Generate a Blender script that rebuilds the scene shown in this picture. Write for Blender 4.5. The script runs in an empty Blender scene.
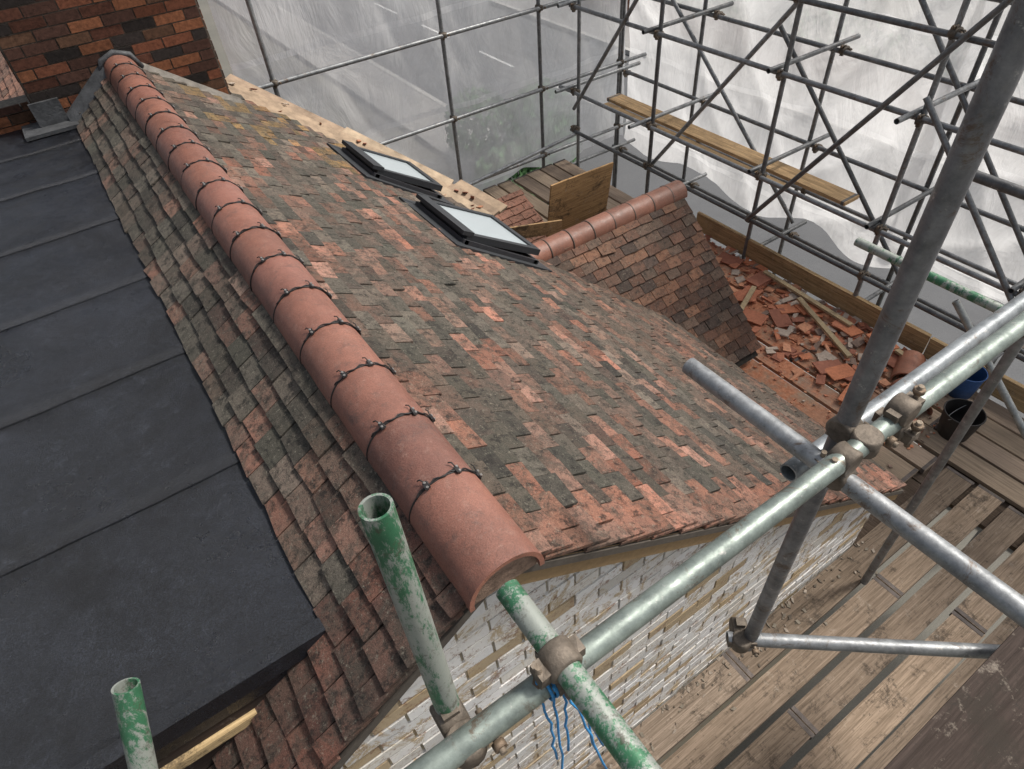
import bpy, math, random
from mathutils import Vector, Matrix, noise
random.seed(7)
R=random.random
def U(a,b): return a+(b-a)*R()
V=Vector
H=7.4
def jit(c,a,b):
    k=U(a,b); return (c[0]*k,c[1]*k,c[2]*k)
# ------------------------------------------------------------------ scene
sc=bpy.context.scene
sc.view_settings.view_transform='Standard'
sc.view_settings.look='None'
sc.view_settings.exposure=0
w=bpy.data.worlds.new("World"); sc.world=w; w.use_nodes=True
nt=w.node_tree
sky=nt.nodes.new('ShaderNodeTexSky'); sky.sky_type='NISHITA'; sky.sun_disc=False
SE,SR=math.radians(54),math.radians(106)
sky.sun_elevation=SE; sky.sun_rotation=SR; sky.air_density=1.0; sky.dust_density=4.0; sky.ozone_density=1.0
hs=nt.nodes.new('ShaderNodeHueSaturation'); hs.inputs['Saturation'].default_value=.4
bg=nt.nodes['Background']; bg.inputs['Strength'].default_value=0.15
nt.links.new(sky.outputs[0],hs.inputs['Color']); nt.links.new(hs.outputs[0],bg.inputs[0])
sd=bpy.data.lights.new('sun','SUN'); sd.energy=4.0; sd.angle=math.radians(9); sd.color=(1,.95,.88)
so=bpy.data.objects.new('sun',sd); sc.collection.objects.link(so)
d=V((math.sin(SR)*math.cos(SE),math.cos(SR)*math.cos(SE),math.sin(SE)))
so.rotation_mode='QUATERNION'; so.rotation_quaternion=d.to_track_quat('Z','Y')
# camera
Yw=V((-.5644,.5569,-.6094)).normalized(); Zw=V((-.0613,.7003,.7112)).normalized()
Xw=Yw.cross(Zw).normalized(); Zw=Xw.cross(Yw).normalized()
cd=bpy.data.cameras.new('camera'); cam=bpy.data.objects.new('camera',cd); sc.collection.objects.link(cam)
cd.sensor_width=36; cd.lens=22.85; cd.clip_end=2000; cd.clip_start=.02
cam.matrix_world=Matrix((Xw,Yw,Zw)).to_4x4()
sc.camera=cam
# ------------------------------------------------------------------ mesh builder
class MB:
    def __init__(s): s.v=[];s.f=[];s.c=[];s.m=[];s.sm=[]
    def face(s,idx,col,mi=0,smooth=False): s.f.append(idx);s.c.append(col);s.m.append(mi);s.sm.append(smooth)
    def box8(s,P,col,mi=0):
        b=len(s.v); s.v+= [tuple(p) for p in P]
        for q in ((3,2,1,0),(4,5,6,7),(0,1,5,4),(1,2,6,5),(2,3,7,6),(3,0,4,7)):
            s.face([b+i for i in q],col,mi)
    def box(s,c,ax,ay,az,sx,sy,sz,col,mi=0,j=0):
        c=V(c);ax=V(ax).normalized();ay=V(ay).normalized();az=V(az).normalized()
        P=[]
        for z in (-1,1):
            for x,y in ((-1,-1),(1,-1),(1,1),(-1,1)):
                P.append(c+ax*(x*sx/2)+ay*(y*sy/2)+az*(z*sz/2)+V((U(-j,j),U(-j,j),U(-j,j))))
        s.box8(P,col,mi)
    def abox(s,x0,x1,y0,y1,z0,z1,col=(.5,.5,.5),mi=0):
        s.box(((x0+x1)/2,(y0+y1)/2,(z0+z1)/2),(1,0,0),(0,1,0),(0,0,1),x1-x0,y1-y0,z1-z0,col,mi)
    def poly(s,pts,col=(.5,.5,.5),mi=0):
        b=len(s.v); s.v+=[tuple(p) for p in pts]; s.face(list(range(b,b+len(pts))),col,mi)
    def path(s,pts,r,col,mi=0,n=8,closed=False):
        pts=[V(p) for p in pts]; b=len(s.v); up=None
        for i,p in enumerate(pts):
            t=(pts[min(i+1,len(pts)-1)]-pts[max(i-1,0)]).normalized()
            if up is None: up=t.orthogonal().normalized()
            a=(up-t*up.dot(t)).normalized(); up=a; bb=t.cross(a)
            rr=r[i] if isinstance(r,(list,tuple)) else r
            for k in range(n):
                an=2*math.pi*k/n; s.v.append(tuple(p+a*math.cos(an)*rr+bb*math.sin(an)*rr))
        for i in range(len(pts)-1):
            for k in range(n):
                s.face([b+i*n+k,b+i*n+(k+1)%n,b+(i+1)*n+(k+1)%n,b+(i+1)*n+k],col,mi,True)
        s.face([b+k for k in range(n)][::-1],col,mi); e=b+(len(pts)-1)*n
        s.face([e+k for k in range(n)],col,mi)
    def pipe(s,p0,p1,r,col,mi=0,n=24,th=.004):
        p0=V(p0);p1=V(p1);t=(p1-p0).normalized();a=t.orthogonal().normalized();bb=t.cross(a)
        rings=((p0,r),(p1,r),(p1,r-th),(p0,r-th))
        for q in range(4):
            b=len(s.v)
            for p,rr in (rings[q],rings[(q+1)%4]):
                for k in range(n):
                    an=2*math.pi*k/n; s.v.append(tuple(p+a*math.cos(an)*rr+bb*math.sin(an)*rr))
            for k in range(n):
                s.face([b+k,b+(k+1)%n,b+n+(k+1)%n,b+n+k],col,mi,q in(0,2))
    def obj(s,name,mats,parent=None):
        me=bpy.data.meshes.new(name); me.from_pydata(s.v,[],s.f)
        ca=me.color_attributes.new('Col','FLOAT_COLOR','CORNER')
        buf=[]
        for f,c in zip(s.f,s.c): buf+= [c[0],c[1],c[2],1.0]*len(f)
        ca.data.foreach_set('color',buf)
        me.polygons.foreach_set('material_index',s.m); me.polygons.foreach_set('use_smooth',s.sm)
        for m in (mats if isinstance(mats,list) else [mats]): me.materials.append(m)
        me.update()
        o=bpy.data.objects.new(name,me); sc.collection.objects.link(o)
        if parent: o.parent=parent
        return o
def empty(name):
    o=bpy.data.objects.new(name,None); sc.collection.objects.link(o); return o
# ------------------------------------------------------------------ materials
class NT:
    def __init__(s,name):
        s.mat=bpy.data.materials.new(name); s.mat.use_nodes=True; s.t=s.mat.node_tree
        s.b=s.t.nodes['Principled BSDF']; s.out=s.t.nodes['Material Output']
        s.co=s.t.nodes.new('ShaderNodeTexCoord').outputs['Object']
    def n(s,ty,**k):
        x=s.t.nodes.new(ty)
        for a,b in k.items(): setattr(x,a,b)
        return x
    def l(s,a,b): s.t.links.new(a,b)
    def noise(s,scale,detail=4,rough=.6,vec=None,stretch=None,dist=0):
        x=s.n('ShaderNodeTexNoise'); x.inputs['Scale'].default_value=scale; x.inputs['Detail'].default_value=detail
        x.inputs['Roughness'].default_value=rough; x.inputs['Distortion'].default_value=dist
        v=vec or s.co
        if stretch:
            m=s.n('ShaderNodeMapping'); m.inputs['Scale'].default_value=stretch; s.l(v,m.inputs[0]); v=m.outputs[0]
        s.l(v,x.inputs['Vector']); return x.outputs['Fac']
    def ramp(s,fac,a,b,c0=(0,0,0),c1=(1,1,1)):
        x=s.n('ShaderNodeValToRGB'); e=x.color_ramp.elements
        e[0].position=a;e[1].position=b; e[0].color=(*c0,1);e[1].color=(*c1,1); s.l(fac,x.inputs[0]); return x.outputs[0]
    def mix(s,fac,a,b,mode='MIX'):
        x=s.n('ShaderNodeMix',data_type='RGBA',blend_type=mode)
        for i,v in ((0,fac),(6,a),(7,b)):
            if hasattr(v,'links'): s.l(v,x.inputs[i])
            elif isinstance(v,(int,float)): x.inputs[i].default_value=v
            else: x.inputs[i].default_value=(*v,1)
        return x.outputs[2]
    def sc(s,m,k): return s.mix(1.0,m,(k,k,k),'MULTIPLY')
    def attr(s):
        x=s.n('ShaderNodeVertexColor'); x.layer_name='Col'; return x.outputs[0]
    def bump(s,h,st=.3,dist=.002):
        x=s.n('ShaderNodeBump'); x.inputs['Strength'].default_value=st; x.inputs['Distance'].default_value=dist
        s.l(h,x.inputs['Height']); s.l(x.outputs[0],s.b.inputs['Normal'])
    def base(s,c):
        if hasattr(c,'links'): s.l(c,s.b.inputs['Base Color'])
        else: s.b.inputs['Base Color'].default_value=(*c,1)
    def rough(s,r):
        if hasattr(r,'links'): s.l(r,s.b.inputs['Roughness'])
        else: s.b.inputs['Roughness'].default_value=r
def tile_mat(name,lich=.5,dirt=.6):
    t=NT(name); c=t.attr()
    c=t.mix(t.sc(t.ramp(t.noise(1.7,6,.7),.42,.58),lich*.8),c,(.086,.081,.064))
    c=t.mix(t.sc(t.ramp(t.noise(13,7,.8,dist=.5),.48,.58),lich),c,(.062,.059,.048))
    c=t.mix(t.sc(t.ramp(t.noise(24,7,.8),.5,.61),dirt),c,(.018,.017,.015))
    c=t.mix(t.sc(t.ramp(t.noise(60,5,.8),.57,.66),.6),c,(.28,.255,.20))
    c=t.mix(.6,c,t.ramp(t.noise(230,3,.75),.32,.7,(.2,.2,.2),(1.45,1.45,1.45)),'MULTIPLY')
    t.base(c); t.rough(.85); t.b.inputs['Specular IOR Level'].default_value=.3
    t.bump(t.noise(100,7,.82),1,.006); return t.mat
M_tile=tile_mat('weathered_clay_tile',.62,.8)
M_tile2=tile_mat('newer_clay_tile',.2,.7)
def ridge_mat():
    t=NT('ridge_clay'); c=t.attr()
    c=t.mix(.9,c,t.ramp(t.noise(2.2,7,.8),.34,.66,(.6,.57,.56),(1.2,1.15,1.12)),'MULTIPLY')
    c=t.mix(t.sc(t.ramp(t.noise(30,7,.85),.54,.68),.45),c,(.34,.225,.18))
    c=t.mix(t.sc(t.ramp(t.noise(11,9,.88,dist=.4),.54,.62),.6),c,(.085,.06,.052))
    c=t.mix(.5,c,t.ramp(t.noise(230,3,.75),.3,.7,(.35,.35,.35),(1.35,1.35,1.35)),'MULTIPLY')
    t.base(c); t.rough(t.ramp(t.noise(20,4),.3,.7,(.34,.34,.34),(.6,.6,.6))); t.bump(t.noise(150,6,.8),.6,.004); return t.mat
M_ridge=ridge_mat()
def simple(name,rough=.8,nscale=40,var=.35,bs=.4,bd=.002,metal=0,spec=.4):
    t=NT(name); c=t.attr(); k=1-var
    c=t.mix(1.0,c,t.ramp(t.noise(nscale,6,.7),.3,.7,(k,k,k),(1+var*.4,)*3),'MULTIPLY')
    t.base(c); t.rough(rough); t.b.inputs['Metallic'].default_value=metal; t.b.inputs['Specular IOR Level'].default_value=spec
    t.bump(t.noise(nscale*3,5,.7),bs,bd); return t.mat
M_brick=simple('brick',.92,35,.6,.8,.005,0,.2)
M_plain=simple('plain',.8,40,.3)
M_black=simple('black_plastic',.55,60,.3,.2,.001)
M_lead=simple('lead',.6,12,.5,.6,.01,.3)
def felt():
    t=NT('roofing_felt')
    c=t.ramp(t.noise(1.1,8,.8,dist=.6),.38,.64,(.002,.0024,.0038),(.012,.014,.019))
    c=t.mix(t.sc(t.ramp(t.noise(7,8,.88),.53,.66),.7),c,(.024,.0275,.035))
    c=t.mix(.95,c,t.ramp(t.noise(190,5,.88),.42,.64,(.1,.1,.12),(3.0,3.05,3.15)),'MULTIPLY')
    t.base(c); t.rough(t.ramp(t.noise(1.6,8,.8),.40,.60,(.27,.27,.27),(.66,.66,.66))); t.b.inputs['Specular IOR Level'].default_value=.5; t.bump(t.noise(150,6,.88),.85,.006); return t.mat
M_felt=felt()
def galv():
    t=NT('galvanised_tube'); c=t.attr()
    c=t.mix(1.0,c,t.ramp(t.noise(14,7,.75),.3,.7,(.45,.46,.47),(1.25,1.25,1.25)),'MULTIPLY')
    c=t.mix(t.sc(t.ramp(t.noise(30,7,.8),.6,.68),.8),c,(.46,.44,.41))
    c=t.mix(t.sc(t.ramp(t.noise(9,8,.85,dist=1),.56,.64),.75),c,(.11,.065,.035))
    t.base(c); t.rough(t.ramp(t.noise(40,4),.3,.7,(.32,.32,.32),(.62,.62,.62))); t.b.inputs['Metallic'].default_value=.5
    t.bump(t.noise(90,6,.7),.35,.0015); return t.mat
M_galv=galv()
def greenp():
    t=NT('green_painted_tube'); c=t.mix(t.ramp(t.noise(10,4,.6),.3,.7),(.022,.10,.05),(.05,.18,.09))
    c=t.mix(t.ramp(t.noise(14,9,.85,stretch=(1,1,.3)),.45,.5),c,(.27,.29,.26))
    c=t.mix(t.sc(t.ramp(t.noise(40,6,.8),.55,.65),.75),c,(.06,.05,.035))
    t.base(c); t.rough(.48); t.b.inputs['Metallic'].default_value=.25; t.bump(t.noise(60,6,.7),.5,.002); return t.mat
M_green=greenp()
def wood(name,axis,stain=.5):
    t=NT(name); c=t.attr()
    st={'x':(.35,9,9),'y':(9,.35,9)}[axis]
    g=t.noise(5,8,.75,stretch=st,dist=.6)
    c=t.mix(1.0,c,t.ramp(g,.3,.72,(.5,.47,.43),(1.3,1.28,1.25)),'MULTIPLY')
    g2=t.noise(16,4,.6,stretch=st)
    c=t.mix(.6,c,t.ramp(g2,.36,.6,(.5,.48,.45),(1.1,1.1,1.1)),'MULTIPLY')
    c=t.mix(t.sc(t.ramp(t.noise(3.4,9,.85,dist=.3),.53,.61),stain),c,(.035,.028,.022))
    c=t.mix(t.sc(t.ramp(t.noise(38,5,.75),.6,.68),.6),c,(.03,.028,.025))
    c=t.mix(t.sc(t.ramp(t.noise(9,7,.8),.58,.68),.4),c,(.44,.38,.31))
    t.base(c); t.rough(.85); t.b.inputs['Specular IOR Level'].default_value=.25; t.bump(g,.7,.005); return t.mat
M_wx=wood('board_wood_x','x',.75); M_wy=wood('board_wood_y','y',.25)
def dustwood():
    t=NT('dusty_board'); c=t.attr()
    g=t.noise(5,8,.75,stretch=(9,.35,9),dist=.6)
    c=t.mix(1.0,c,t.ramp(g,.3,.72,(.5,.48,.45),(1.3,1.28,1.25)),'MULTIPLY')
    sep=t.n('ShaderNodeSeparateXYZ'); t.l(t.co,sep.inputs[0])
    gy=t.n('ShaderNodeMapRange'); t.l(sep.outputs[1],gy.inputs[0]); gy.inputs[1].default_value=1.2; gy.inputs[2].default_value=2.1
    gz=t.n('ShaderNodeMapRange'); t.l(sep.outputs[1],gz.inputs[0]); gz.inputs[1].default_value=4.8; gz.inputs[2].default_value=4.2
    nz=t.noise(3.0,7,.8); mu=t.n('ShaderNodeMath',operation='MULTIPLY'); t.l(gy.outputs[0],mu.inputs[0])
    t.l(t.ramp(nz,.36,.54),mu.inputs[1]); m2=t.n('ShaderNodeMath',operation='MULTIPLY'); t.l(mu.outputs[0],m2.inputs[0]); t.l(gz.outputs[0],m2.inputs[1])
    c=t.mix(m2.outputs[0],c,t.ramp(t.noise(30,5,.8),.3,.7,(.25,.075,.03),(.6,.27,.15)))
    t.base(c); t.rough(.9); t.bump(t.noise(70,6,.8),.7,.005); return t.mat
M_dust=dustwood()
def paintbrick():
    t=NT('white_painted_brick'); c=t.attr()
    c=t.mix(t.sc(t.ramp(t.noise(5,8,.85,dist=.8),.53,.58),.85),c,(.42,.31,.17))
    c=t.mix(t.sc(t.ramp(t.noise(16,8,.87),.55,.6),.8),c,(.24,.13,.08))
    t.base(c); t.rough(.85); t.bump(t.noise(60,6,.8),.8,.006); return t.mat
M_pb=paintbrick()
def sheetmat():
    t=NT('translucent_plastic_sheet'); t.t.nodes.remove(t.b)
    dirt=t.ramp(t.noise(1.1,8,.75,dist=1.2),.35,.66,(.84,.84,.84),(.98,.98,.98))
    bm=t.n('ShaderNodeBump'); bm.inputs['Strength'].default_value=.55; bm.inputs['Distance'].default_value=.07
    t.l(t.noise(2.6,5,.58,stretch=(1,1,.4),dist=2.0),bm.inputs['Height'])
    df=t.n('ShaderNodeBsdfDiffuse'); tl=t.n('ShaderNodeBsdfTranslucent'); gl=t.n('ShaderNodeBsdfGlossy'); tr=t.n('ShaderNodeBsdfTransparent')
    gl.inputs['Roughness'].default_value=.25
    for x in (df,tl): t.l(dirt,x.inputs[0])
    for x in (df,tl,gl): t.l(bm.outputs[0],x.inputs['Normal'])
    a=t.n('ShaderNodeMixShader'); a.inputs[0].default_value=.55; t.l(df.outputs[0],a.inputs[1]); t.l(tl.outputs[0],a.inputs[2])
    b=t.n('ShaderNodeMixShader'); b.inputs[0].default_value=.08; t.l(a.outputs[0],b.inputs[1]); t.l(gl.outputs[0],b.inputs[2])
    sp=t.n('ShaderNodeSeparateXYZ'); t.l(t.co,sp.inputs[0])
    m1=t.n('ShaderNodeMath',operation='PINGPONG'); t.l(sp.outputs[2],m1.inputs[0]); m1.inputs[1].default_value=.55
    band=t.ramp(m1.outputs[0],.03,.035)
    tf=t.ramp(t.noise(.7,6,.65,dist=1.2),.38,.62,(.12,)*3,(.42,)*3)
    tf=t.mix(1.0,tf,t.mix(band,(.35,.35,.35),(1,1,1)),'MULTIPLY')
    c=t.n('ShaderNodeMixShader'); t.l(tf,c.inputs[0]); t.l(b.outputs[0],c.inputs[1]); t.l(tr.outputs[0],c.inputs[2])
    t.l(c.outputs[0],t.out.inputs[0]); return t.mat
M_sheet=sheetmat()
def glass():
    t=NT('rooflight_glass'); t.base((.42,.47,.49)); t.rough(.12); t.b.inputs['Specular IOR Level'].default_value=.9; t.bump(t.noise(3,3),.1,.01); return t.mat
M_glass=glass()
def asphalt(name,c0,c1):
    t=NT(name); t.base(t.mix(.5,t.ramp(t.noise(.5,7,.7),.3,.7,c0,c1),t.ramp(t.noise(60,3,.7),.3,.7,c0,c1))); t.rough(.9); t.bump(t.noise(80,4),.5,.01); return t.mat
M_road=asphalt('asphalt',(.07,.072,.076),(.12,.122,.125)); M_pave=asphalt('paving',(.19,.185,.175),(.3,.29,.28)); M_dirt=asphalt('soil',(.09,.088,.075),(.17,.16,.135))
M_leaf=simple('leaves',.7,8,.5)
M_blue=simple('blue_rope',.5,200,.4)
# ------------------------------------------------------------------ tiles
def tile_field(mb,O,u,v,n,u0,u1,v1,keep,col,gauge=.1,wd=.165,L=.2,th=.012,mi=0):
    O=V(O);u=V(u);v=V(v);n=V(n); i=0; s=gauge*.9
    while s<=v1+1e-6:
        off=(i%2)*wd/2+U(-.006,.006); uu=u0-off; wob=U(0,9)
        while uu<u1-.01:
            a=max(uu+.002+U(0,.002),u0); b=min(uu+wd-.002-U(0,.002),u1)
            if b-a>.03:
                p=O+u*((a+b)/2)+v*(s-.05)
                if keep(p):
                    c=col((a+b)/2,s); tail=s+U(-.006,.006)+.006*noise.noise(V((uu*.8,wob,0))); h0=.027+U(-.001,.008); sk=U(-.006,.006); tw=U(-.003,.006)
                    if R()<.04: tail+=U(-.008,.014); h0+=.006; sk*=2
                    hd=max(tail-L,.015); hh=h0*(1-(tail-hd)/L)
                    pts=[(a,hd,hh),(b,hd,hh),(b,tail+sk,h0+tw),(a,tail-sk,h0-tw*.3)]
                    P=[O+u*x+v*y+n*z for x,y,z in pts]; Q=[p_+n*th for p_ in P]
                    mb.box8([P[0],P[1],P[2],P[3],Q[0],Q[1],Q[2],Q[3]],c,mi)
            uu+=wd
        s+=gauge; i+=1
def lerp(a,b,t): return tuple(x+(y-x)*t for x,y in zip(a,b))
GREY=[(.11,.098,.08),(.075,.067,.056),(.135,.12,.098),(.055,.05,.044),(.16,.14,.113),(.09,.086,.068)]
BRN=[(.17,.097,.068),(.13,.08,.06),(.20,.12,.084)]
SAL=[(.37,.16,.105),(.43,.195,.135),(.31,.13,.085),(.40,.21,.155)]
ch=random.choice
def col_main(u,v):
    n=noise.noise(V((u*.9+3,v*.8,1.7))); n2=noise.noise(V((u*1.6,v*6,8)))
    if u<.96: return jit(lerp(ch(SAL),ch(BRN),U(.0,.5)),.9,1.2)
    p=.10+1.0*max(0,n2)+.45*max(0,n)
    if u>4.4: p*=.5
    r=R()
    wt=U(.0,.35) if r<p else (U(.45,.8) if r<p+.22 else U(.85,1))
    c=lerp(ch(SAL),ch(GREY),wt)
    if v>2.4: c=lerp(c,ch(BRN),.4)
    if u>4.8 and v>.4 and R()<.3: c=lerp(c,(.36,.21,.06),.6)
    return jit(c,.65,1.28)
def col_left(u,v):
    if u<1.12: return jit(lerp(ch(SAL),(.15,.065,.05),U(.6,1)),.7,1.15)
    n2=noise.noise(V((u*1.2,v*4,18)))
    p=.05+.35*max(0,n2)+(.25 if u<1.6 else 0); r=R()
    wt=U(.1,.5) if r<p else (U(.5,.8) if r<p+.25 else U(.85,1))
    return jit(lerp(ch(SAL),ch(GREY),wt),.65,1.15)
def col_sec(u,v):
    return jit(ch([(.21,.105,.07),(.15,.08,.055),(.26,.13,.08),(.10,.065,.052),(.29,.15,.095),(.17,.11,.08)]),.55,1.05)
house=empty('brick_house')
PT=math.radians(36); cP,sP=math.cos(PT),math.sin(PT); RX=.385; RZ=-1.555; TP=math.tan(PT)
def zmain(x): return RZ-abs(x-RX)*TP
SY,SZ=3.9,-3.13; P2=math.radians(42.5); T2=math.tan(P2)
def zsec(y): return SZ-abs(y-SY)*T2
EAVE=3.5
edge=[(1.05,6.5),(1.77,5.88),(2.42,5.15),(2.6,4.7),(2.62,3.9)]
def xmax(y):
    if y<=3.9: return EAVE
    for (x0,y0),(x1,y1) in zip(edge,edge[1:]):
        if y1<=y<=y0: return x0+(x1-x0)*(y-y0)/(y1-y0)
    return edge[0][0]
def keepR(p):
    if p.x>xmax(p.y): return False
    if 2.3<p.x and 2.4<p.y<5.3 and p.x<4.3 and zsec(p.y)>zmain(p.x)+.05: return False
    return True
mb=MB()
tile_field(mb,(RX,0,RZ),(0,1,0),(cP,0,-sP),(sP,0,cP),.79,6.5,3.86,keepR,col_main,gauge=.093,wd=.155)
def keepL(p): return p.y<1.16 or p.x>-.07
tile_field(mb,(RX,0,RZ),(0,1,0),(-cP,0,-sP),(-sP,0,cP),.79,6.3,3.2,keepL,col_left,gauge=.093,wd=.155)
mb.obj('main_roof_tiles',M_tile,house)
mb=MB(); dk=(.04,.035,.03)
def zt(x): return zmain(x)-.004
pl=[(RX,.8),(EAVE-.05,.8),(EAVE-.05,3.05),(2.6,3.9),(2.58,4.7),(2.4,5.1),(1.75,5.83),(1.05,6.4),(RX,6.4)]
mb.poly([(x,y,zt(x)) for x,y in pl],dk); mb.poly([(x,y,zt(x)-.12) for x,y in pl][::-1],dk)
for a,b in zip(pl,pl[1:]): mb.poly([(a[0],a[1],zt(a[0])-.12),(b[0],b[1],zt(b[0])-.12),(b[0],b[1],zt(b[0])),(a[0],a[1],zt(a[0]))],(.3,.2,.1))
mb.poly([(RX,.8,zt(RX)),(RX,6.3,zt(RX)),(-.04,6.3,zt(-.04)),(-.04,.8,zt(-.04))],dk)
mb.poly([(-.04,.8,zt(-.04)),(-.04,1.14,zt(-.04)),(-2.2,1.14,zt(-2.2)),(-2.2,.8,zt(-2.2))],dk)
mb.obj('roof_underlay',M_plain,house)
mb=MB()
for sgn,L in ((1,3.8),(-1,3.1)):
    vx=V((sgn*cP,0,-sP)); nn=V((sgn*sP,0,cP))
    c=V((RX,0,RZ))+vx*(L/2+.03)
    mb.box(c+V((0,.815,0))+nn*-.022,vx,(0,1,0),nn,L,.05,.03,(.10,.085,.07))
    mb.box(c+V((0,.832,0))+nn*-.062,vx,(0,1,0),nn,L,.03,.05,(.60,.48,.31))
mb.obj('verge_batten',M_plain,house)
# ridge
def ridge(mb,p0,ax,up,side,r,segs,th=.015,col=None,tile_gap=.004,mi=0,jt=.001):
    N=24; n=N+1
    for (a,b) in segs:
        base=col(); dz=V(up)*U(-jt,jt)+V(side)*U(-jt,jt)
        def ring(rr,y):
            bi=len(mb.v)
            for k in range(n):
                an=math.radians(-6+192*k/N); mb.v.append(tuple(V(p0)+dz+V(ax)*y+V(side)*math.cos(an)*rr+V(up)*math.sin(an)*rr))
            return bi
        ya,yb=a+tile_gap/2,b-tile_gap/2; rim=lerp(base,(.5,.22,.15),.6)
        A,B=ring(r,ya),ring(r,yb)
        for k in range(N): mb.face([A+k,A+k+1,B+k+1,B+k],base,mi,True)
        A,B=ring(r-th,ya),ring(r-th,yb)
        for k in range(N): mb.face([A+k+1,A+k,B+k,B+k+1],base,mi,True)
        for y in (ya,yb):
            A,B=ring(r,y),ring(r-th,y)
            for k in range(N): mb.face([A+k+1,A+k,B+k,B+k+1],rim,mi)
RC=V((RX,0,-1.608)); RR=.121
mb=MB(); js=[1.10+.288*i for i in range(17)]
segs=[(.765,js[0])]+list(zip(js,js[1:]))+[(js[-1],6.0)]
ridge(mb,RC,(0,1,0),(0,0,1),(1,0,0),RR,segs,col=lambda:jit(ch([(.25,.115,.083),(.24,.11,.083),(.265,.12,.087)]),.82,1.08),jt=.002)
mb.obj('ridge_tiles',M_ridge,house)
mb=MB()
for y in js:
    def P(deg,r,dy=0): 
        a=math.radians(deg); return RC+V((math.cos(a)*r,y+dy,math.sin(a)*r))
    mb.path([P(-4+8*k,RR+.0005) for k in range(24)],.0032,(.015,.014,.014),0,6)
    ph=U(0,6); 
    mb.path([P(8+5*k,RR+.005,.005*math.sin(k*1.3+ph)) for k in range(26)],[.0022+.0012*(k%3==0) for k in range(26)],(.018,.016,.016),0,6)
    for dg in (20+U(-5,5),62+U(-5,5),108+U(-5,5)):
        c=P(dg,RR+.007); nn=V((math.cos(math.radians(dg)),0,math.sin(math.radians(dg)))); tt=V((-nn.z,0,nn.x))
        mb.box(c,tt,(0,1,0),nn,.016,.026,.007,(.03,.028,.028),0,.002)
        for sg in(-1,1):
            q=c+V((0,sg*.009,0)); mb.path([q,q+nn*.008],.0038,(.22,.21,.2),0,8)
        mb.path([c+V((0,.012,0)),c+V((0,.028,0))+nn*.005+tt*.006,c+V((0,.034,0))+nn*.001+tt*.014],.0022,(.02,.02,.02),0,5)
mb.obj('ridge_union_clips',M_black,house)
mb=MB(); pts=[]
# pointed mortar plug, slightly domed, set just inside the ridge end and proud of the verge tiles
cen=RC+V((0,.778,.03)); ring_=[]
for k in range(17):
    an=math.radians(-10+200*k/16); ring_.append(RC+V((math.cos(an)*.1055,.783,math.sin(an)*.1055)))
for k in range(17): mb.poly([cen,ring_[(k+1)%17],ring_[k]],(.34,.235,.175))
mb.obj('ridge_end_mortar',simple('mortar',.95,25,.6,1,.01,0,.2),house)
# ---- gable wall painted bricks
def bricks(mb,O,u,n,W,Hh,col,clip=None,bl=.215,bh=.065,m=.01,dep=.03,mi=0):
    O=V(O);u=V(u);n=V(n);up=V((0,0,1)); z=0;i=0
    while z<Hh:
        x=-(i%2)*(bl+m)/2
        while x<W:
            a=max(x,0);b=min(x+bl,W); t=min(z+bh,Hh)
            if b-a>.02:
                pa=[O+u*a+up*z,O+u*b+up*z]; ta,tb=O.z+t,O.z+t
                ok=True
                if clip:
                    ca,cb_=clip(pa[0]),clip(pa[1]); ok=ca>pa[0].z+.01 and cb_>pa[1].z+.01
                    ta=min(ta,ca); tb=min(tb,cb_)
                if ok:
                    d=dep+U(-.003,.003); j=lambda:U(-.0015,.0015)
                    B=[pa[0],pa[1],pa[1]+n*d+up*j(),pa[0]+n*d+up*j()]
                    T=[V((pa[0].x,pa[0].y,ta)),V((pa[1].x,pa[1].y,tb)),V((pa[1].x,pa[1].y,tb))+n*d,V((pa[0].x,pa[0].y,ta))+n*d]
                    mb.box8(B+T,col(),mi)
            x+=bl+m
        z+=bh+m;i+=1
mb=MB()
WY=.88
pw=lambda:jit(ch([(.78,.77,.74),(.76,.74,.70),(.80,.79,.77),(.72,.69,.63),(.78,.77,.74),(.50,.39,.25),(.76,.74,.70)]),.8,1.03)
bricks(mb,(-1.9,WY,-4.55),(1,0,0),(0,-1,0),5.22,3.2,pw,clip=lambda p:zmain(p.x)-.05,dep=.024)
mb.obj('painted_gable_brickwork',M_pb,house)
mb=MB(); mc=(.44,.38,.28)
mb.poly([(-1.95,WY-.014,-7.4),(3.35,WY-.014,-7.4),(3.35,WY-.014,zmain(3.35)-.04),(RX,WY-.014,RZ-.04),(-1.95,WY-.014,zmain(-1.95)-.04)],mc)
mb.poly([(3.34,WY-.014,-7.4),(3.34,3.0,-7.4),(3.34,3.0,zmain(3.34)-.04),(3.34,WY-.014,zmain(3.34)-.04)],mc)
mb.poly([(3.34,3.0,-7.4),(1.0,6.4,-7.4),(1.0,6.4,-2.2),(3.34,3.0,-3.9)],mc)
mb.obj('wall_mortar',M_pb,house)
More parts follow.
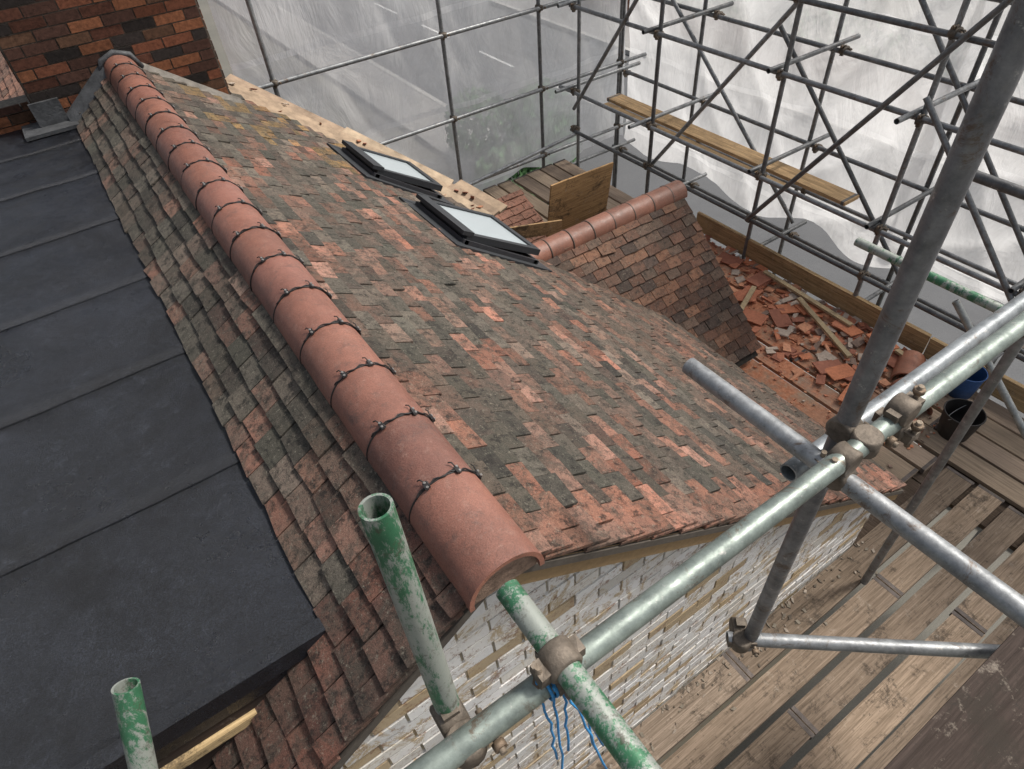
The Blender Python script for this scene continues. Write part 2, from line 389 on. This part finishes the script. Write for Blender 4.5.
# ---- secondary roof
mb=MB()
def keepS(p): return p.z>zmain(p.x)-.07 or p.x>EAVE
c2,s2=math.cos(P2),math.sin(P2)
tile_field(mb,(0,SY,SZ),(1,0,0),(0,-c2,-s2),(0,-s2,c2),2.0,4.32,1.75,keepS,col_sec,gauge=.095,wd=.15,th=.015)
tile_field(mb,(0,SY,SZ),(1,0,0),(0,c2,-s2),(0,s2,c2),2.0,4.32,1.3,keepS,col_sec,mi=0)
mb.obj('rear_gable_roof_tiles',M_tile2,house)
mb=MB()
for sg in(1,-1):
    mb.poly([(2.3,SY,SZ-.005),(4.28,SY,SZ-.005),(4.28,SY+sg*1.3,SZ-1.3*T2),(2.3,SY+sg*1.3,SZ-1.3*T2)],dk)
mb.poly([(4.25,SY-1.2,-7.4),(4.25,SY+1.2,-7.4),(4.25,SY+1.2,SZ-1.2*T2),(4.25,SY,SZ-.03),(4.25,SY-1.2,SZ-1.2*T2)],(.25,.12,.08))
mb.poly([(3.3,SY-1.2,-7.4),(4.25,SY-1.2,-7.4),(4.25,SY-1.2,SZ-1.2*T2-.02),(3.3,SY-1.2,SZ-1.2*T2-.02)],(.25,.12,.08))
mb.obj('rear_gable_structure',M_brick,house)
mb=MB()
ss=[2.3+.235*i for i in range(10)]; ss[-1]=4.36
ridge(mb,(0,SY,SZ-.05),(1,0,0),(0,0,1),(0,1,0),.11,list(zip(ss,ss[1:])),tile_gap=.012,col=lambda:jit((.29,.13,.085),.65,1.1),jt=.004)
for x in ss[1:-1]:
    pts=[V((x,SY+math.cos(math.radians(a))*.108,SZ-.05+math.sin(math.radians(a))*.108)) for a in range(-4,190,12)]
    mb.path(pts,.008,(.10,.075,.06),0,6)
mb.obj('rear_gable_ridge_tiles',M_ridge,house)
# ---- flat roof
FZ=-1.865
mb=MB()
mb.abox(-4.5,-.045,1.125,6.15,FZ-.06,FZ-.003)
ys=[1.1,1.9,2.68,3.43,4.18,4.93,5.6,6.15]
for a,b in zip(ys,ys[1:]):
    nx=90; ny=10
    sl=U(-.02,.02)
    def yw(x,a=a,sl=sl): return a+sl*x+.008*noise.noise(V((x*2,a*3,0)))+.003*noise.noise(V((x*11,a*3,0)))
    def hz(x,y): return .005*noise.noise(V((x*2.2,y*2.2,4)))+.002*noise.noise(V((x*6,y*6,9)))
    base=len(mb.v)
    for i in range(nx+1):
        x=-4.5+4.46*i/nx
        for j in range(ny+1):
            t=j/ny; y0=yw(x); y1=b+.05
            y=y0+(y1-y0)*t; z=FZ+.0085*(1-t)**1.5+.004*math.exp(-((y-y0-.1)/.02)**2)+hz(x,y)
            mb.v.append((x,y,z))
        mb.v.append((x,yw(x)-.002,FZ-.003))
    k=ny+2
    for i in range(nx):
        for j in range(ny): mb.face([base+i*k+j,base+(i+1)*k+j,base+(i+1)*k+j+1,base+i*k+j+1],(.5,)*3,0,True)
        mb.face([base+i*k+ny+1,base+(i+1)*k+ny+1,base+(i+1)*k,base+i*k],(.5,)*3)
mb.abox(-4.5,-.03,1.085,1.135,FZ-.055,FZ+.022)
mb.abox(-4.5,-.03,1.10,1.13,FZ-.13,FZ-.05)
mb.abox(-.075,-.035,1.09,6.1,FZ-.01,FZ+.018)
mb.obj('flat_roof_felt',M_felt,house)
mb=MB(); mb.abox(-4.5,-.2,1.105,1.145,-3.6,FZ-.12,(.05,.035,.03)); mb.abox(-3,-.33,1.085,1.115,-2.09,-2.05,(.6,.45,.25))
mb.obj('flat_roof_fascia',M_wx,house)
mb=MB(); mb.poly([(-.93,2.04,FZ+.02),(-.915,2.05,FZ+.025),(-.90,2.03,FZ+.02),(-.918,2.02,FZ+.016)],(.6,.6,.58)); mb.obj('paper_scrap',M_plain)
# ---- chimney
mb=MB()
cb=lambda:jit(ch([(.24,.09,.05),(.17,.07,.045),(.30,.12,.06),(.11,.055,.04),(.17,.09,.055),(.05,.04,.036)]),.45,.85)
CX0,CX1,CY0,CY1=-.26,1.08,6.02,6.85
bricks(mb,(CX0,CY0,-2.5),(1,0,0),(0,-1,0),CX1-CX0,3.4,cb,dep=.02)
bricks(mb,(CX1,CY0,-2.6),(0,1,0),(1,0,0),CY1-CY0,3.5,cb,dep=.02)
bricks(mb,(CX0,CY0,-2.5),(0,1,0),(-1,0,0),CY1-CY0,3.4,cb,dep=.02)
mb.abox(CX0-.012,CX1+.012,CY0-.012,CY1,-2.7,.88,(.12,.10,.08))
mb.obj('chimney',M_brick,house)
mb=MB(); lc=(.085,.088,.092)
def fillet(x0,x1,c,hh,dd):
    z0,z1=zmain(x0)+.03,zmain(x1)+.03
    mb.box8([(x0,CY0-dd,z0),(x1,CY0-dd,z1),(x1,CY0+.0,z1),(x0,CY0+.0,z0),(x0,CY0-.035,z0+hh),(x1,CY0-.035,z1+hh),(x1,CY0,z1+hh),(x0,CY0,z0+hh)],c)
fillet(.5,1.16,(.16,.145,.125),.06,.08); fillet(.28,-.1,lc,.09,.14)
mb.abox(-.42,.02,CY0-.18,CY0+.1,FZ+.01,FZ+.035,lc); mb.abox(-.3,-.1,CY0-.05,CY0-.025,FZ,FZ+.2,lc)
mb.path([RC+V((-.15,5.97,.0)),RC+V((-.10,5.98,.10)),RC+V((.0,5.985,.135)),RC+V((.10,5.98,.10)),RC+V((.15,5.97,.0))],[.02,.024,.024,.024,.02],lc,0,10)
mb.obj('lead_flashing',M_lead,house)
# ---- rooflights
def rooflight(name,x0,x1,y0,y1,op):
    e=empty(name); e.parent=house
    m=MB(); vx=V((cP,0,-sP)); nn=V((sP,0,cP)); uy=V((0,1,0))
    L=(x1-x0)/cP; W=y1-y0; C=V(((x0+x1)/2,(y0+y1)/2,zmain((x0+x1)/2))); fc=(.035,.038,.042)
    for sg in(-1,1):
        m.box(C+uy*sg*(W/2+.06)+nn*.042,vx,uy,nn,L+.26,.06,.02,fc)
        m.box(C+uy*sg*(W/2-.01)+nn*.05,vx,uy,nn,L+.02,.04,.06,(.05,.05,.055))
        m.box(C+vx*sg*(L/2+.0)+nn*.05,vx,uy,nn,.05,W+.02,.058,(.05,.05,.055))
        m.box(C+vx*sg*(L/2+.07)+nn*.043,vx,uy,nn,.12,W+.06,.014,fc)
    m.box(C+nn*.03,vx,uy,nn,L-.05,W-.05,.01,(.3,.25,.2))
    q=Matrix.Rotation(-op,3,'Y'); sx=(q@vx); sn=(q@nn); top=C-vx*(L/2)+nn*.095; S=top+sx*(L/2)
    for sg in(-1,1):
        m.box(S+uy*sg*(W/2-.03),sx,uy,sn,L,.055,.05,fc); m.box(S+sx*sg*(L/2-.03)+sn*.003,sx,uy,sn,.06,W-.11,.046,fc)
    m.box(top+sn*.03,sx,uy,sn,.1,W,.03,fc)
    b0=C+vx*(L/2-.03); m.path([b0+nn*.06,top+sx*(L-.05)-sn*.02],.006,(.4,.4,.4),0,6)
    m.obj('frame',M_black,e)
    g=MB(); g.box(S+sn*.006,sx,uy,sn,L-.1,W-.1,.012,(.5,.5,.5)); g.obj('glass',M_glass,e)
rooflight('rooflight',1.82,2.42,3.6,4.3,math.radians(3.5))
rooflight('rooflight.001',1.72,2.25,4.82,5.45,math.radians(3.5))
# ---- neighbour roof beyond chimney
nb=empty('neighbouring_house')
mb=MB(); cn=lambda u,v:jit(lerp((.38,.19,.13),(.2,.12,.09),R()),.8,1.15)
tile_field(mb,(RX,0,RZ-.1),(0,1,0),(-cP,0,-sP),(-sP,0,cP),6.9,10.5,3.0,lambda p:True,cn)
tile_field(mb,(RX,0,RZ-.1),(0,1,0),(cP,0,-sP),(sP,0,cP),6.9,10.5,1.2,lambda p:True,cn)
mb.obj('roof_tiles',M_tile2,nb)
mb=MB()
bricks(mb,(-4.4,6.2,-2.2),(1,0,0),(0,-1,0),4.1,.5,cb,dep=.02)
mb.abox(-4.4,-.28,6.21,6.45,-7.4,-1.72,(.2,.18,.15)); 
mb.poly([(RX,6.9,RZ-.11),(RX,10.5,RZ-.11),(-2,10.5,zmain(-2)-.11),(-2,6.9,zmain(-2)-.11)],dk)
mb.abox(-2,1.3,6.9,10.4,-7.4,-3.6,(.25,.15,.1)); mb.obj('walls',M_brick,nb)
# ---- lean-to red roof + boards behind rear gable
lt=empty('lean_to_shed')
mb=MB(); pa=math.radians(27)
tile_field(mb,(0,5.9,-3.8),(1,0,0),(0,-math.cos(pa),-math.sin(pa)),(0,-math.sin(pa),math.cos(pa)),2.75,3.85,1.1,lambda p:True,lambda u,v:jit((.36,.18,.125),.8,1.1))
mb.obj('tiles',M_tile2,lt)
mb=MB(); mb.poly([(2.75,5.9,-3.81),(2.75,4.9,-4.32),(3.85,4.9,-4.32),(3.85,5.9,-3.81)],dk)
mb.abox(2.75,3.85,5.0,5.9,-7.4,-4.34,(.25,.15,.1))
mb.obj('walls',M_brick,lt)
mb=MB(); mb.box((3.87,4.85,-3.78),(1,0,-.03),(0,1,.12),(.03,-.12,1),.80,.018,1.22,(.46,.29,.14)); mb.obj('plywood_sheet',M_wx)
mb=MB(); mb.box((3.05,4.6,-3.42),(1,-.25,-.12),(.25,1,0),(0,0,1),.75,.02,.14,(.42,.28,.15)); mb.obj('plywood_offcut',M_wx)
mb=MB()
for (a,b) in zip(edge[:3],edge[1:4]):
    A=V((a[0],a[1],zmain(a[0])-.02));B=V((b[0],b[1],zmain(b[0])-.02)); t=(B-A).normalized(); out=V((-t.y,t.x,0)); 
    if out.x<0: out=-out
    out.normalize(); nn=t.cross(out)
    if nn.z<0: nn=-nn
    for k in range(3):
        wd=(.13,.11,.13)[k]; mb.box((A+B)/2+out*(.1+.125*k)-V((0,0,.02*k)),t,out,nn,(B-A).length+.06,wd,.03,ch([(.34,.25,.17),(.29,.21,.145),(.38,.29,.2)]))
    for k in range(9):
        p=A.lerp(B,R())+out*U(.0,.3)+V((0,0,.01)); mb.box(p,(R(),R(),-.3),(-R(),R(),0),nn,U(.03,.07),U(.02,.05),.01,ch([(.4,.18,.1),(.5,.42,.34),(.3,.12,.08)]))
mb.obj('verge_boards',simple('weathered_timber',.85,7,.5,.5,.003),house)
# ------------------------------------------------------------------ decks
DZ=-4.4
WC=[(.27,.21,.16),(.33,.255,.19),(.24,.19,.15),(.34,.27,.20),(.30,.24,.19)]
def deck(name,mat,alongx,a0,a1,b0,b1,z,L=3.9,parent=None,cols=WC,gmax=.03):
    m=MB(); b=b0;i=0
    while b+.2<=b1+.001:
        g=U(.006,gmax); st=a0-(i%2)*1.3+U(-.1,.1)
        while st<a1:
            s0=max(st,a0+U(-.04,.04)); s1=min(st+L,a1+U(-.06,.0))
            if s1-s0>.2:
                zz=z-.019+U(-.004,.004); c=jit(ch(cols),.72,1.1)
                mid=((s0+s1)/2,b+.1125); sk=U(-.005,.005)
                if alongx: m.box((mid[0],mid[1],zz),(1,sk,0),(-sk,1,0),(0,0,1),s1-s0-.006,.222-g,.038,c,0,.0015)
                else: m.box((mid[1],mid[0],zz),(1,-sk,0),(sk,1,0),(0,0,1),.222-g,s1-s0-.006,.038,c,0,.0015)
                for e in (s0+.02,s1-.02):
                    if alongx: m.box((e,mid[1],zz),(1,0,0),(0,1,0),(0,0,1),.028,.226-g,.041,(.12,.10,.09),1)
                    else: m.box((mid[1],e,zz),(1,0,0),(0,1,0),(0,0,1),.226-g,.028,.041,(.12,.10,.09),1)
            st+=L
        b+=.232;i+=1
    return m.obj(name,[mat,M_lead],parent)
scaf=empty('scaffolding')
deck('front_deck_boards',M_wx,True,-.6,4.54,-1.0,.86,DZ,parent=scaf,gmax=.045)
SDC=[(.40,.31,.225),(.46,.36,.265),(.35,.27,.205)]
deck('side_deck_boards',M_dust,False,.93,7.2,3.38,4.6,DZ-.005,parent=scaf,cols=SDC)
deck('side_deck_boards_outer',M_dust,False,-1.4,7.2,4.56,5.5,DZ-.005,parent=scaf,cols=SDC)
deck('rear_deck_boards',M_wy,False,4.2,7.2,2.0,3.3,DZ-.2,parent=scaf)
mb=MB(); mb.abox(4.25,4.85,-1.4,1.1,-4.51,-4.47,(.12,.09,.07)); mb.abox(3.3,4.24,.7,1.1,-4.51,-4.475,(.12,.09,.07)); mb.obj('bearer_boards',M_wy,scaf)
mb=MB()
y=-1.2
while y<4.6: 
    mb.box((5.53+U(-.01,.01),y+1.45,-4.28),(1,0,0),(0,1,0),(0,0,1),.038,2.9,.225,ch([(.44,.31,.17),(.5,.36,.20),(.39,.27,.16)]),0,.004); y+=2.92
mb.obj('toe_boards',M_wy,scaf)
mb=MB(); mb.box((5.92,4.85,-3.5),(1,0,0),(0,1,0),(0,0,1),.225,3.6,.038,(.62,.43,.24)); mb.box((5.68,5.1,-3.505),(1,0,0),(.01,1,0),(0,0,1),.1,2.9,.03,(.45,.31,.17))
for e in (3.08,6.62): mb.box((5.92,e,-3.5),(1,0,0),(0,1,0),(0,0,1),.23,.03,.042,(.2,.2,.2))
mb.obj('walk_plank',M_wy,scaf)
mb=MB()
for k,y in enumerate((-.19,-.43,-.67)): mb.box((2.1,y,-2.1),(1,0,0),(0,1,0),(0,0,1),3.0,.225,.038,jit((.07,.052,.045),.8,1.1))
mb.obj('near_lift_boards',M_wx,scaf)
# ------------------------------------------------------------------ tubes
TR=.0242
GC=(.33,.34,.345)
near=MB(); greens=MB(); coup=MB()
def tube(p0,p1,m=None,r=TR,c=None): (m or near).pipe(p0,p1,r,c or jit(GC,.85,1.1))
def coupler(p,a1,a2,s=1):
    p=V(p);a1=V(a1).normalized();a2=V(a2).normalized();nn=a1.cross(a2).normalized()
    cc=jit((.2,.165,.13),.6,1.0)
    for a,sg in((a1,-1),(a2,1)):
        q=p+nn*(sg*.026*s)
        coup.path([q-a*.026*s,q-a*.022*s,q+a*.022*s,q+a*.026*s],[.029*s,.034*s,.034*s,.029*s],cc,0,16)
        b=a.cross(nn).normalized()
        coup.box(q+b*.036*s,a,b,nn,.036*s,.03*s,.03*s,cc,0,.002)
        coup.path([q+b*.044*s-nn*.034*s,q+b*.044*s+nn*.05*s],.0065*s,(.25,.2,.15),0,8)
        coup.path([q+b*.044*s+nn*.028*s,q+b*.044*s+nn*.042*s],.013*s,(.22,.16,.11),0,6)
        coup.box(q-b*.037*s,a,b,nn,.03*s,.016*s,.03*s,cc,0,.001)
X_,Y_,Z_=(1,0,0),(0,1,0),(0,0,1)
LY,LZ=.37,-1.175
tube((-.5,LY,LZ),(3.2,LY,LZ),c=(.25,.29,.26))
BX,BY=1.125,.425
tube((BX,BY,-2.36),(BX,BY,.9),c=(.2,.2,.205)); coupler((BX-.0,(BY+LY)/2,LZ),X_,Z_)
tube((1.05,-.6,-1.235),(1.05,.83,-1.235)); coupler((1.05,LY,LZ-.03),Y_,X_)
tube((.262,-.4,-1.12),(.262,.53,-1.12),greens); coupler((.262,LY,-1.148),Y_,X_)
E1=V((.083,.488,-.646));E0=V((.066,.42,-1.33)); tube(E0,E1,greens,r=.022); coupler((.067,.40,LZ-.02),X_,Z_)
F1=V((-.367,.76,-1.10)); F0=F1+V((-.075,-.1,-.21))*4; tube(F0,F1,greens,r=.022)
tube((1.06,.47,-2.3),(2.4,-.62,-2.3)); coupler((BX-.02,BY+.03,-2.3),(.78,-.63,0),Z_)
tube((1.02,.46,-1.30),(3.3,.46,-1.30),c=(.28,.3,.31))
coupler((BX+.12,LY,LZ),X_,Y_)
tube((3.1,-.2,-2.03),(3.1,1.5,-2.03),greens); tube((3.1,-.2,-1.5),(3.1,1.15,-1.5),c=(.12,.12,.12)); tube((3.1,.62,-4.4),(3.1,.62,.6),c=(.22,.22,.22))
coupler((3.1,.62,-2.03),Y_,Z_)
tube((4.3,-.3,-4.3),(4.3,1.3,-2.9),c=(.3,.31,.3)); tube((4.9,.15,-4.4),(4.9,.15,-2.4),greens)
near.obj('near_tubes',M_galv,scaf); greens.obj('green_painted_tubes',M_green,scaf)
near=MB()
IX,OX=5.5,6.45
ysn=[-.9,.45,1.25,2.5,3.87,5.5,6.95]
for i,y in enumerate(ysn):
    for x in (IX+.04,OX):
        xx=x+U(-.02,.02); yy=y+(U(.1,.25) if x==OX else 0)
        near.pipe((xx,yy,-7.4),(xx+U(-.03,.03),yy+U(-.03,.03),1.2),TR,jit(GC,.4,.9),0,12)
for z in (-4.5,-3.9,-3.4,-2.4,-1.75,-.9,.3):
    for x in (IX-.01,OX-.05):
        near.pipe((x,-1.6,z+U(-.03,.03)),(x,7.0+U(0,.4),z+U(-.03,.03)),TR,jit(GC,.4,.9),0,12)
        for y in ysn: coupler((x+.02,y,z),Z_,Y_)
    for y in ysn[1:]:
        if z in(-4.5,-3.4,-2.4,-.9): near.pipe((IX-U(.1,.3),y+.06,z+.05),(OX+.25,y+.06,z+.05),TR,jit(GC,.4,.9),0,12)
for (y0,z0,y1,z1,x) in ((1.25,-3.9,3.87,-1.2,OX-.1),(3.87,-3.9,1.6,-.6,IX-.06),(5.5,-3.9,3.3,-1.0,IX+.1),(3.87,-4.3,6.8,-1.8,OX-.1),(.45,-4.3,2.5,-2.2,IX-.06),(2.5,-4.3,4.6,-2.3,OX-.12),(6.9,-3.6,5.3,-1.4,IX-.05),(-.8,-4.3,1.3,-1.5,OX-.1)):
    near.pipe((x,y0,z0),(x,y1,z1),TR,jit(GC,.4,.9),0,12)
BYW=7.15
for x in (1.75,3.75,5.1,6.45): near.pipe((x,BYW,-7.4),(x,BYW,1.2),TR,jit(GC,.5,.9),0,12)
for z in (-4.2,-3.3,-2.35,-1.3): 
    near.pipe((1.2,BYW-.05,z),(6.9,BYW-.05,z),TR,jit(GC,.5,.9),0,12)
    for x in (1.75,3.75,5.1,6.45): coupler((x,BYW-.02,z),X_,Z_)
near.pipe((5.5,6.9,-3.95),(3.4,7.1,-4.25),TR,GC,0,12)
near.obj('far_tubes',M_galv,scaf); coup.obj('couplers',simple('rusty_coupler',.6,30,.6,.6,.003,.4),scaf)
# ------------------------------------------------------------------ sheeting
def sheet(name,P0,du,W,z0,z1,n,sd):
    m=MB(); nu=int(W/.045); nz=int((z1-z0)/.055); P0=V(P0);du=V(du);n=V(n)
    for i in range(nu+1):
        for j in range(nz+1):
            u=W*i/nu; z=z0+(z1-z0)*j/nz
            wx=u+.25*noise.noise(V((u*.8,z*.7,sd+20))); wz=z+.25*noise.noise(V((u*.8,z*.7,sd+40)))
            d=.12*noise.noise(V((u*.7,z*.5,sd)))
            r1=1-abs(noise.noise(V((wx*1.2+wz*.5,wz*.35,sd+5))))*2.0
            r2=1-abs(noise.noise(V((wx*.8-wz*.9,wz*.4+wx*.2,sd+9))))*2.0
            d+=.07*max(0,r1)**2+.065*max(0,r2)**2
            d+=.022*noise.noise(V((wx*4,wz*1.0,sd+3)))
            zz=z-((.12*math.sin(u*1.9)**2+.1*noise.noise(V((u*1.3,0,0)))) if j<3 else 0)
            m.v.append(tuple(P0+du*u+n*d+V((0,0,zz))))
    for i in range(nu):
        for j in range(nz):
            a=i*(nz+1)+j; m.face([a,a+nz+1,a+nz+2,a+1],(.8,.8,.8),0,True)
    return m.obj(name,M_sheet)
sheet('plastic_sheeting',(1.45,7.36,0),(1,0,0),5.4,-4.5,.8,(0,1,0),1)
sheet('plastic_sheeting.001',(6.8,7.4,0),(0,-1,0),4.6,-4.6,.8,(1,0,0),2)
sheet('plastic_sheeting.002',(6.9,3.0,0),(0,-1,0),5.2,-4.45,.8,(1,0,0),3)
# ------------------------------------------------------------------ street
def gp(name,x0,x1,y0,y1,z0,z1,mat,c=(.3,.3,.3)):
    m=MB(); m.abox(x0,x1,y0,y1,z0,z1,c); return m.obj(name,mat)
m=MB(); m.poly([(-900,-900,-7.4),(900,-900,-7.4),(900,900,-7.4),(-900,900,-7.4)]); m.obj('ground',M_dirt)
m=MB(); m.poly([(8.6,-300,-7.39),(15,-300,-7.39),(15,300,-7.39),(8.6,300,-7.39)]); m.obj('road',M_road)
gp('pavement',7.0,8.45,-60,60,-7.5,-7.27,M_pave); gp('kerb',8.45,8.6,-60,60,-7.5,-7.26,M_plain,(.4,.39,.37))
gp('pavement.001',15.15,17,-60,60,-7.5,-7.27,M_pave); gp('kerb.001',15,15.15,-60,60,-7.5,-7.26,M_plain,(.4,.39,.37))
m=MB()
for i in range(20): m.poly([(11.75,-30+i*4,-7.385),(11.85,-30+i*4,-7.385),(11.85,-28+i*4,-7.385),(11.75,-28+i*4,-7.385)],(.7,.7,.68))
m.obj('road_markings',M_plain)
m=MB(); bricks(m,(17.2,-20,-7.4),(0,1,0),(-1,0,0),45,.9,lambda:(.3,.15,.1),bl=.44,bh=.14); m.abox(17.2,17.4,-20,25,-7.4,-6.5,(.3,.15,.1)); m.obj('garden_wall',M_brick)
m=MB()
for k in range(5000):
    p=V((18.1+random.gauss(0,.35),U(-15,25),-6.5+random.gauss(0,.4))); a=V((R()-.5,R()-.5,R()-.5)).normalized(); b=a.orthogonal().normalized(); s=.12
    m.poly([p-a*s,p+b*s*.6,p+a*s,p-b*s*.6],jit((.05,.10,.035),.6,1.3))
m.obj('hedge',M_leaf)
m=MB()
for k in range(3500):
    cx,cy=ch([(8.2,11.5),(7.6,13.2),(9.0,12.6),(6.6,10.3)])
    v=V((random.gauss(0,1),random.gauss(0,1),random.gauss(0,1))).normalized()*U(.5,.85); p=V((cx,cy,-6.5))+v
    a=V((R()-.5,R()-.5,R()-.5)).normalized(); b=a.orthogonal().normalized(); s=.1
    m.poly([p-a*s,p+b*s*.6,p+a*s,p-b*s*.6],jit((.05,.13,.04),.6,1.3))
m.obj('shrubs',M_leaf)
# ------------------------------------------------------------------ debris and props
m=MB()
RC_=[(.55,.2,.10),(.48,.18,.10),(.34,.13,.08),(.6,.28,.16),(.25,.17,.13),(.5,.4,.32)]
for k in range(200):
    x=min(5.46,max(3.7,random.gauss(5.05,.38))); y=U(1.5,3.7) if k%3 else U(2.2,4.4)
    a=U(0,6.28); tz=V((U(-.15,.15),U(-.15,.15),1)).normalized(); ax=V((math.cos(a),math.sin(a),0)); ax=(ax-tz*ax.dot(tz)).normalized()
    m.box((x,y,DZ+U(.008,.03)),ax,tz.cross(ax),tz,U(.04,.15),U(.03,.10),.012,ch(RC_),0,.008)
for k in range(14):
    a=U(0,3.1); tz=V((U(-.1,.1),U(-.1,.1),1)).normalized(); ax=V((math.cos(a),math.sin(a),0)); ax=(ax-tz*ax.dot(tz)).normalized()
    m.box((U(4.7,5.4),U(1.6,4.0),DZ+.03),ax,tz.cross(ax),tz,.265,.165,.012,ch(RC_[:4]),0,.002)
for (x,y,a,nn_) in ((4.55,1.75,.3,4),(5.3,2.0,1.2,7),(5.25,3.4,.1,5)):
    for k in range(nn_):
        aa=a+U(-.12,.12); m.box((x+U(-.01,.01),y+U(-.01,.01),DZ+.012+k*.014),(math.cos(aa),math.sin(aa),0),(-math.sin(aa),math.cos(aa),0),(0,0,1),.265,.165,.012,ch(RC_[:4]),0,.002)
for k in range(900):
    x=min(5.46,max(3.6,random.gauss(4.9,.45))); y=U(1.1,4.6); s=U(.006,.03)
    m.box((x,y,DZ+.004),(R(),R(),0),(-R(),R(),0),(0,0,1),s,s,.008,ch(RC_),0,.003)
for (x,y,a,l) in ((5.1,2.5,1.2,.9),(4.75,3.2,.4,.7),(5.3,1.6,1.5,.6),(5.35,2.9,1.55,1.1)):
    m.box((x,y,DZ+.07),(math.cos(a),math.sin(a),.03),(-math.sin(a),math.cos(a),0),(0,0,1),l,.05,.025,(.42,.32,.19))
m.obj('broken_tile_rubble',M_plain)
m=MB()
for k in range(150):
    x=U(.3,3.4); y=.84-abs(random.gauss(0,.09)); s=U(.006,.03)
    m.box((x,y,DZ+.003),(R(),R(),0),(-R(),R(),0),(0,0,1),s,s*.7,.008,ch([(.1,.08,.06),(.3,.25,.2),(.2,.17,.13)]),0,.003)
m.obj('deck_debris',M_plain)
def bucket(name,c,r,h,col,mat):
    m=MB(); c=V(c); m.path([c,c+V((0,0,h*.5)),c+V((0,0,h))],[r*.78,r*.9,r],col,0,24)
    m.f.pop();m.c.pop();m.m.pop();m.sm.pop()
    m.path([c+V((0,0,h*.98)),c+V((0,0,h*.5)),c+V((0,0,.01))],[r*.96,r*.86,r*.74],tuple(x*.6 for x in col),0,24)
    del m.f[-2];del m.c[-2];del m.m[-2];del m.sm[-2]
    rim=[c+V((math.cos(a)*r,math.sin(a)*r,h)) for a in [2*math.pi*k/24 for k in range(25)]]; m.path(rim,.006,col,0,6)
    m.path([c+V((math.cos(a)*r*1.0,.02+math.sin(a)*.06,h-.0-abs(math.sin(a))*.09)) for a in [math.pi*k/12 for k in range(13)]],.003,(.3,.3,.3),0,6)
    return m.obj(name,mat)
bucket('builders_bucket',(4.86,1.02,DZ),.15,.25,(.03,.026,.024),M_black)
bucket('builders_bucket.001',(5.34,1.25,DZ+.0),.13,.25,(.03,.10,.28),M_black)
for k,(x,y,a) in enumerate(((4.9,1.42,.9),(4.62,1.35,1.1),(5.2,1.65,.4))):
    m=MB(); ridge(m,(x,y,DZ+.01),V((math.cos(a),math.sin(a),0)),(0,0,1),V((math.sin(a),-math.cos(a),0)),.12,[(-.15,.2)],col=lambda:(.42,.18,.11)); m.obj('spare_ridge_tile'+('' if k==0 else '.%03d'%k),M_ridge)
m=MB()
for k in range(9):
    p=V((.235+U(-.03,.05),LY+U(-.03,.03),LZ+.03)); pts=[p]; dx,dy=U(-.25,.4),U(-.5,-.1); L=U(.12,.4)
    for s in range(12):
        p=p+V((dx*L/12+U(-.006,.006),dy*L/12+U(-.004,.004),-L/12*(.4+s*.12)+U(-.004,.004))); pts.append(p)
    m.path(pts,.0026,(.04,.28,.6),0,5)
for k in range(4):
    m.path([V((.225+.01*k,LY+math.cos(a)*.03,LZ+math.sin(a)*.03)) for a in [2*math.pi*i/12 for i in range(13)]],.003,(.04,.28,.6),0,5)
m.obj('blue_rope',M_blue)
for o in sc.objects:
    if o.parent is None:
        if o is cam: o.matrix_world=Matrix.Translation((0,0,H))@o.matrix_world
        else: o.location.z+=H
